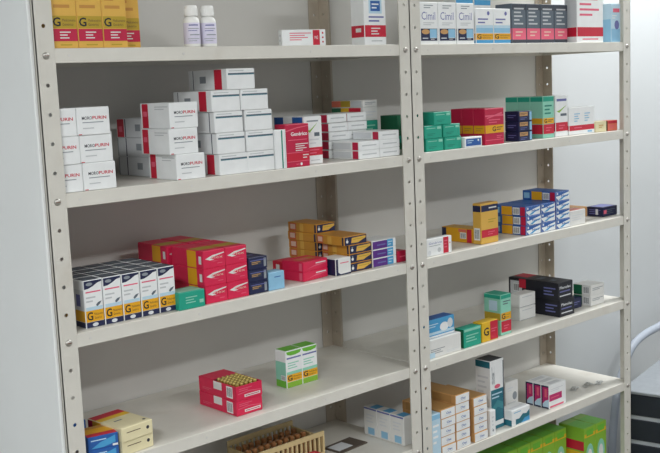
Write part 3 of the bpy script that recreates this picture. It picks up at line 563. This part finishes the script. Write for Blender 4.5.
GLASS = mat('amber_glass', '#9a7430', .12, var=.1, spec=.8)
TIP = mat('ampoule_gold_tip', '#c9b46a', .3, metal=.4, var=.15)
TRAY = mat('ampoule_tray_plastic', '#d6d2c4', .35, var=.03)
def ampoule_carton(x, y, z, label, opened):
    w, d, h = .067, .132, .0312
    b = MB()
    CR = CARD['pinkred']
    if not opened:
        b.box(0, 0, 0, w, d, h, CR, .001)
    else:
        b.box(0, 0, 0, w, d, .004, CR, .0006)
        for q in ((0, 0, w, .0012), (0, d - .0012, w, d), (0, .0012, .0012, d - .0012), (w - .0012, .0012, w, d - .0012)):
            b.box(q[0], q[1], .003, q[2], q[3], h, CR, .0003)
    paint(b, 'F', [('l', .1, .6, .6, .85, 2, 'rose'), ('r', .3, .18, .92, .36, 'offwhite'), ('l', .34, .2, .88, .34, 1, 'crimson'), ('p', [(.05, .45), (.5, .52), (.95, .42), (.95, .46), (.5, .58), (.05, .5)], 'rose')], w, d, h, .0001)
    paint(b, 'L', [('b', .74, .12, .9, .9), ('r', .4, .45, .62, .98, 'offwhite'), ('l', .1, .2, .35, .4, 2, 'rose')], w, d, h, .0001)
    o = b.build('ampoule_carton', None, (x, y, Z0 + z + LIFT)); tag(o, label, 'box', 'red ampoule cartons')
    if opened:
        t = MB(); t.box(.002, .002, .0042, w - .002, d - .002, .020, TRAY, .0008); t.build('ampoule_tray', o)
        f = MB(); f.box(.0015, d * .62, h - .0004, w - .0015, d - .001, h + .0004, CR, .0002); f.build('lid_flap', o)
    return o
ampoule_carton(.394, .025, SD, 'red ampoule carton, closed, lying under the opened one', False)
oc = ampoule_carton(.395, .025, SD + .0316, 'opened red ampoule carton with gold tipped ampoules showing, on top of the closed one', True)
am = MB(); am.lathe([(0, 0), (.0042, 0), (.0045, .0008), (.0045, .009), (.0038, .0105)], GLASS, 12); am = am.mesh('ampoule')
tp = MB(); tp.lathe([(.0037, .0100), (.0042, .0112), (.0042, .0128), (.0030, .0145), (0, .0150)], TIP, 12); tp = tp.mesh('tip')
rowsA = 9; colsA = 5
for r in range(7):
    for c in range(colsA):
        o = bpy.data.objects.new('ampoule', am); COL.objects.link(o)
        o.location = (.395 + .0105 + .0115 * c, .025 + .0105 + .0105 * r, Z0 + SD + .0316 + .0208)
        tag(o, 'gold tipped ampoule in the opened red carton, %s row, %s from left' % (('front', 'second', 'third', 'fourth', 'fifth', 'sixth', 'seventh')[r], ('first', 'second', 'third', 'fourth', 'fifth')[c]), 'ampoule', 'ampoules in the opened red carton')
        q = bpy.data.objects.new('tip', tp); COL.objects.link(q); q.parent = o
for j in range(2):
    put('green_generic', 'medicine_carton', (.587, .6335)[j], .095, SD, 'green and white carton with orange G band, %s one of the pair' % ('left', 'right')[j], 'box', 'green and white generic cartons')
# right unit
put('long_white', 'medicine_carton', .962, .012, SD, 'long white carton beside the middle posts under the blue carton')
put('blue_smile', 'medicine_carton', .972, .022, SD + .0457, 'blue carton with a white shape lying on the long white carton')
put('teal_card', 'medicine_carton', 1.095, .012, SD, 'small teal carton between the long white and the yellow carton')
put('yellow_red_generic', 'medicine_carton', 1.1655, .012, SD, 'small yellow and red carton with a black G')
put('teal_cap_generic', 'medicine_carton', 1.2525, .02, SD, 'tall mint carton with teal lid and yellow and red bands')
for k in range(2):
    put('white_low', 'medicine_carton', 1.411, .08, SD + .0366 * k, 'plain white carton left of the black cartons, %s of two' % ('lower', 'upper')[k], 'box', 'plain white cartons by the black ones')
    put('black_long', 'medicine_carton', (1.5115, 1.5045)[k], .02, SD + .0487 * k, 'long black carton, %s of two' % ('lower', 'upper, with red and white far end')[k], 'box', 'long black cartons', 0)
    put('white_barcode', 'medicine_carton', 1.678, .03, SD + .0305 * k, 'white carton with barcode and green side, %s of two right of the black cartons' % ('lower', 'upper')[k], 'box', 'white cartons with green side')
put('dark_nub', 'medicine_carton', 1.606, .05, SD, 'small dark carton wedged between the black and the barcode cartons')

# =========================================================== SHELF E, right unit
put('pale_upright', 'medicine_carton', .957, .006, SE, 'pale blue upright carton half hidden by the middle posts')
for j, (x, n) in enumerate([(.995, 5), (1.0505, 6), (1.1195, 5)]):
    for k in range(n):
        put('orange_end', 'medicine_carton', x + (jit(.001) if k else 0), .006 + (abs(jit(.003)) if k else 0), SE + .0233 * k, 'orange carton with white end, %s of the %s column' % (lvl(k, n), ('left', 'middle', 'right')[j]), 'box', 'orange cartons with white ends')
put('white_slim', 'medicine_carton', 1.183, .006, SE, 'slim white upright carton between the orange stack and the tall petrol carton')
put('tall_petrol', 'medicine_carton', 1.2165, .03, SE, 'tallest carton on the lower shelf, white above and petrol blue below')
put('white_logo', 'medicine_carton', 1.329, .07, SE, 'white upright carton with grey mark right of the tall petrol carton')
put('sea_box', 'medicine_carton', 1.2755, .008, SE, 'low white carton with a blue wave picture in front of the white upright one')
for k in range(3):
    put('pink_box', 'medicine_carton', 1.456, .02 + .0266 * k, SE, 'white, navy and magenta carton, ' + ['front one of three, showing its magenta front band', 'middle of three going back', 'rearmost of three'][k], 'box', 'magenta cartons in a row')
FOIL = mat('blister_foil', '#c9c9c6', .3, metal=.7, var=.1)
def foil(x, y, z, rz, label, bend):
    bend *= .6
    b = MB(); n, m = 9, 5; L, Wd = .038, .017
    pt = lambda i, j: (L * i / (n - 1), Wd * j / (m - 1), .0015 + bend * .012 * (math.sin(math.pi * i / (n - 1)) ** 2) * (1 + .3 * j / m) + .0006 * ((i * 3 + j * 5) % 3))
    for i in range(n - 1):
        for j in range(m - 1):
            q = [pt(i, j), pt(i + 1, j), pt(i + 1, j + 1), pt(i, j + 1)]
            b.poly(q, FOIL); b.poly([(p[0], p[1], p[2] - .0008) for p in q][::-1], FOIL)
    o = b.build('blister_strip', None, (x, y, Z0 + z + LIFT), rz); tag(o, label, 'blister strip', 'loose foil strips')
    for i in range(3):
        for j in range(2):
            c = MB(); k = pt(2 + 2 * i, 1 + 2 * j)
            c.lathe([(.0032, 0), (.0028, .0016), (0, .0022)], FOIL, 10, (k[0], k[1], k[2])); c.build('pocket', o)
foil(1.640, .060, SE, 15, 'crumpled silver foil strip lying nearest the magenta cartons', .6)
foil(1.688, .055, SE, -10, 'bent silver foil strip lying in the middle of the three', 1.0)
foil(1.738, .040, SE, 20, 'silver foil strip lying nearest the far right post', .35)

# lower shelf, right unit
for i, (x, y) in enumerate([(1.668, .05), (1.7265, .05)]):
    put('green_tea', 'medicine_carton', x, y, SF, 'bright green carton with red side on the lowest shelf, ' + ['left one of the front pair', 'right one of the front pair'][i], 'box', 'green cartons on the lowest shelf')
for i in range(6):
    put('green_tea', 'medicine_carton', 1.30 + .0585 * i, .10, SF, 'bright green carton in the row set back on the lowest shelf, %s from the left' % ['first', 'second', 'third', 'fourth', 'fifth', 'sixth'][i], 'box', 'green cartons on the lowest shelf')
# =========================================================== SHELF E, left unit
for k in range(3):
    put('white_house', 'medicine_carton', .8860, .028 + .0458 * k, SEL, 'white carton with blue print behind the middle posts, ' + ['nearest the front', 'middle of three', 'rearmost of three'][k], 'box', 'white cartons with blue print')
BROWN = mat('brown_card', '#5b5148', .6, var=.08)
b = MB(); b.box(0, 0, 0, .095, .06, .003, BROWN, .0006); o = b.build('card_sheet', None, (.75, .105, Z0 + SEL + LIFT), 4); tag(o, 'flat dark brown card lying on the lower left shelf', 'card')
b = MB(); b.box(.006, .012, .003, .055, .05, .0036, CARD['lgrey'], .0001); b.build('pale_panel', o)
# cream rack with amber vials
RACK = mat('cream_plastic', '#d3bd8c', .5, var=.05)
rw, rd, rh = .195, .118, .07
root = empty('vial_rack', (.508, .108, Z0 + SEL + LIFT), 0); tag(root, 'cream slotted plastic rack full of amber vials on the lower left shelf', 'rack')
b = MB(); b.box(0, 0, 0, rw, rd, .006, RACK, .001); b.build('tray_base', root)
for nm, y in (('front_rail', 0), ('back_rail', rd - .005)):
    b = MB(); b.box(0, y, rh - .012, rw, y + .005, rh, RACK, .001); b.box(0, y, .006, rw, y + .005, .02, RACK, .001)
    for k in range(15):
        xx = k * (rw - .005) / 14
        b.box(xx, y, .02, xx + .005, y + .005, rh - .012, RACK, .0006)
    b.build(nm, root)
for nm, x in (('end_wall', 0), ('end_wall', rw - .005)):
    b = MB(); b.box(x, .005, .006, x + .005, rd - .005, rh * .8, RACK, .001); b.build(nm, root)
for j in range(1, 3):
    b = MB(); b.box(.005, j * rd / 3 - .0015, .006, rw - .005, j * rd / 3 + .0015, rh * .62, RACK, .0006); b.build('divider', root)
VG = mat('amber_vial_glass', '#8f6238', .12, var=.1, spec=.8); VC = mat('vial_cap', '#b27a4c', .4, var=.1)
vg = MB(); vg.lathe([(0, 0), (.0078, 0), (.0082, .001), (.0082, .036), (.006, .041), (.005, .043)], VG, 14); vg = vg.mesh('vial')
vc = MB(); vc.lathe([(.006, .042), (.0063, .0425), (.0063, .050), (.0055, .051), (0, .051)], VC, 14); vc = vc.mesh('cap')
for r in range(3):
    for c in range(10):
        o = bpy.data.objects.new('vial', vg); COL.objects.link(o)
        o.location = (.508 + .0155 + .0182 * c, .108 + (.0235, .059, .0945)[r], Z0 + SEL + .0068)
        tag(o, 'amber vial in the cream rack, %s row, place %d from the left' % (('front', 'middle', 'back')[r], c + 1), 'vial', 'amber vials in the cream rack')
        q = bpy.data.objects.new('cap', vc); COL.objects.link(q); q.parent = o
put('red_stub', 'medicine_carton', .615, .05, SEL, 'little red carton in front of the cream rack')
put('red_stub_tall', 'medicine_carton', .455, .15, SEL, 'red carton left of the cream rack on the lower left shelf')

# =========================================================== right of the shelves
DARK = mat('dark_drawer_front', '#252a33', .5, var=.05); RAIL = mat('pale_cabinet_frame', '#b9bec4', .45, var=.03)
cx0, cx1, cy0, cy1 = 0, .40, -.52, .03
CTOP = mat('grey_cabinet_top', '#8d9297', .5, var=.05)
root = empty('drawer_cabinet', (2.0, .098, 0), 12.84); tag(root, 'low cabinet with dark drawer fronts and pale rails right of the shelving', 'cabinet')
TOP = Z0 - 1.090
b = MB(); b.box(cx0 + .004, cy0, .03, cx1, cy1, TOP - .004, RAIL, .003); b.build('cabinet_body', root)
b = MB(); b.box(cx0 - .004, cy0 - .004, TOP - .010, cx1, cy1 + .002, TOP, CTOP, .002); b.build('cabinet_top', root)
z = TOP - .012
while z > .1:
    b = MB(); b.box(cx0 - .002, cy0 + .012, z - .067, cx0 + .02, cy1 - .006, z, DARK, .002); dr = b.build('drawer', root)
    b = MB(); b.box(cx0 - .006, cy0 + .2, z - .012, cx0 - .001, cy0 + .34, z - .006, RAIL, .001); b.build('drawer_pull', dr)
    z -= .0815
HOSE = mat('grey_conduit', '#a2a9b4', .5, var=.03)
cu = bpy.data.curves.new('conduit', 'CURVE'); cu.dimensions = '3D'; cu.bevel_depth = .0135; cu.bevel_resolution = 4; cu.resolution_u = 16
pts = [(2.75, -.93), (2.6, -.955), (2.44, -.985), (2.307, -1.004), (2.25, -1.03), (2.205, -1.085), (2.165, -1.16), (2.14, -1.27), (2.128, -1.37), (2.12, -1.585)]
sp = cu.splines.new('BEZIER'); sp.bezier_points.add(len(pts) - 1)
for q, (x, zz) in zip(sp.bezier_points, pts): q.co = (x, .25, Z0 + zz); q.handle_left_type = q.handle_right_type = 'AUTO'
tmp = bpy.data.objects.new('tmp', cu); COL.objects.link(tmp); bpy.context.view_layer.update()
me = bpy.data.meshes.new_from_object(tmp); bpy.data.objects.remove(tmp)
me.materials.clear(); me.materials.append(HOSE)
for p in me.polygons: p.use_smooth = True
o = bpy.data.objects.new('conduit_hose', me); COL.objects.link(o); tag(o, 'grey flexible conduit arching down the wall right of the shelving', 'hose')

# =========================================================== LIGHT
def area(name, loc, sx, sy, energy, col, rot=(0, 0, 0)):
    l = bpy.data.lights.new(name, 'AREA'); l.shape = 'RECTANGLE'; l.size = sx; l.size_y = sy; l.energy = energy; l.color = col
    o = bpy.data.objects.new(name, l); COL.objects.link(o); o.location = loc; o.rotation_euler = rot; return o
area('unseen_ceiling_light', (2.35, -.10, 2.74), 1.3, .25, 48, (.97, .99, 1))
area('unseen_ceiling_light', (.9, -2.9, 2.74), 1.2, .25, 52, (.97, .99, 1))
area('unseen_ceiling_light', (-1.9, -2.0, 2.74), .25, 1.2, 74, (.97, .99, 1))  # unseen added lamp, stands in for window light on the left side panel
w = bpy.data.worlds.new('room_ambience'); SC.world = w; w.use_nodes = True
bg = w.node_tree.nodes['Background']; bg.inputs['Color'].default_value = (.97, .985, 1, 1); bg.inputs['Strength'].default_value = .42

# =========================================================== CAMERA
cx, cy, cz, yaw, pitch, roll, f = -.8292, -1.6336, -.0753, .7359, -.1394, -.0426, 1034.58
fw = Vector((math.sin(yaw) * math.cos(pitch), math.cos(yaw) * math.cos(pitch), math.sin(pitch)))
r = Vector((math.cos(yaw), -math.sin(yaw), 0)); u = r.cross(fw)
r2 = r * math.cos(roll) + u * math.sin(roll); u2 = u * math.cos(roll) - r * math.sin(roll)
cam = bpy.data.cameras.new('camera'); co = bpy.data.objects.new('camera', cam); COL.objects.link(co)
M = Matrix(((r2.x, u2.x, -fw.x, cx), (r2.y, u2.y, -fw.y, cy), (r2.z, u2.z, -fw.z, cz + Z0), (0, 0, 0, 1)))
co.matrix_world = M
cam.sensor_width = 36; cam.lens = f * 36 / 660; cam.clip_start = .01
SC.camera = co
vs = SC.view_settings; vs.view_transform = 'Standard'; vs.look = 'None'; vs.gamma = 1; vs.use_curve_mapping = False; vs.exposure = 0
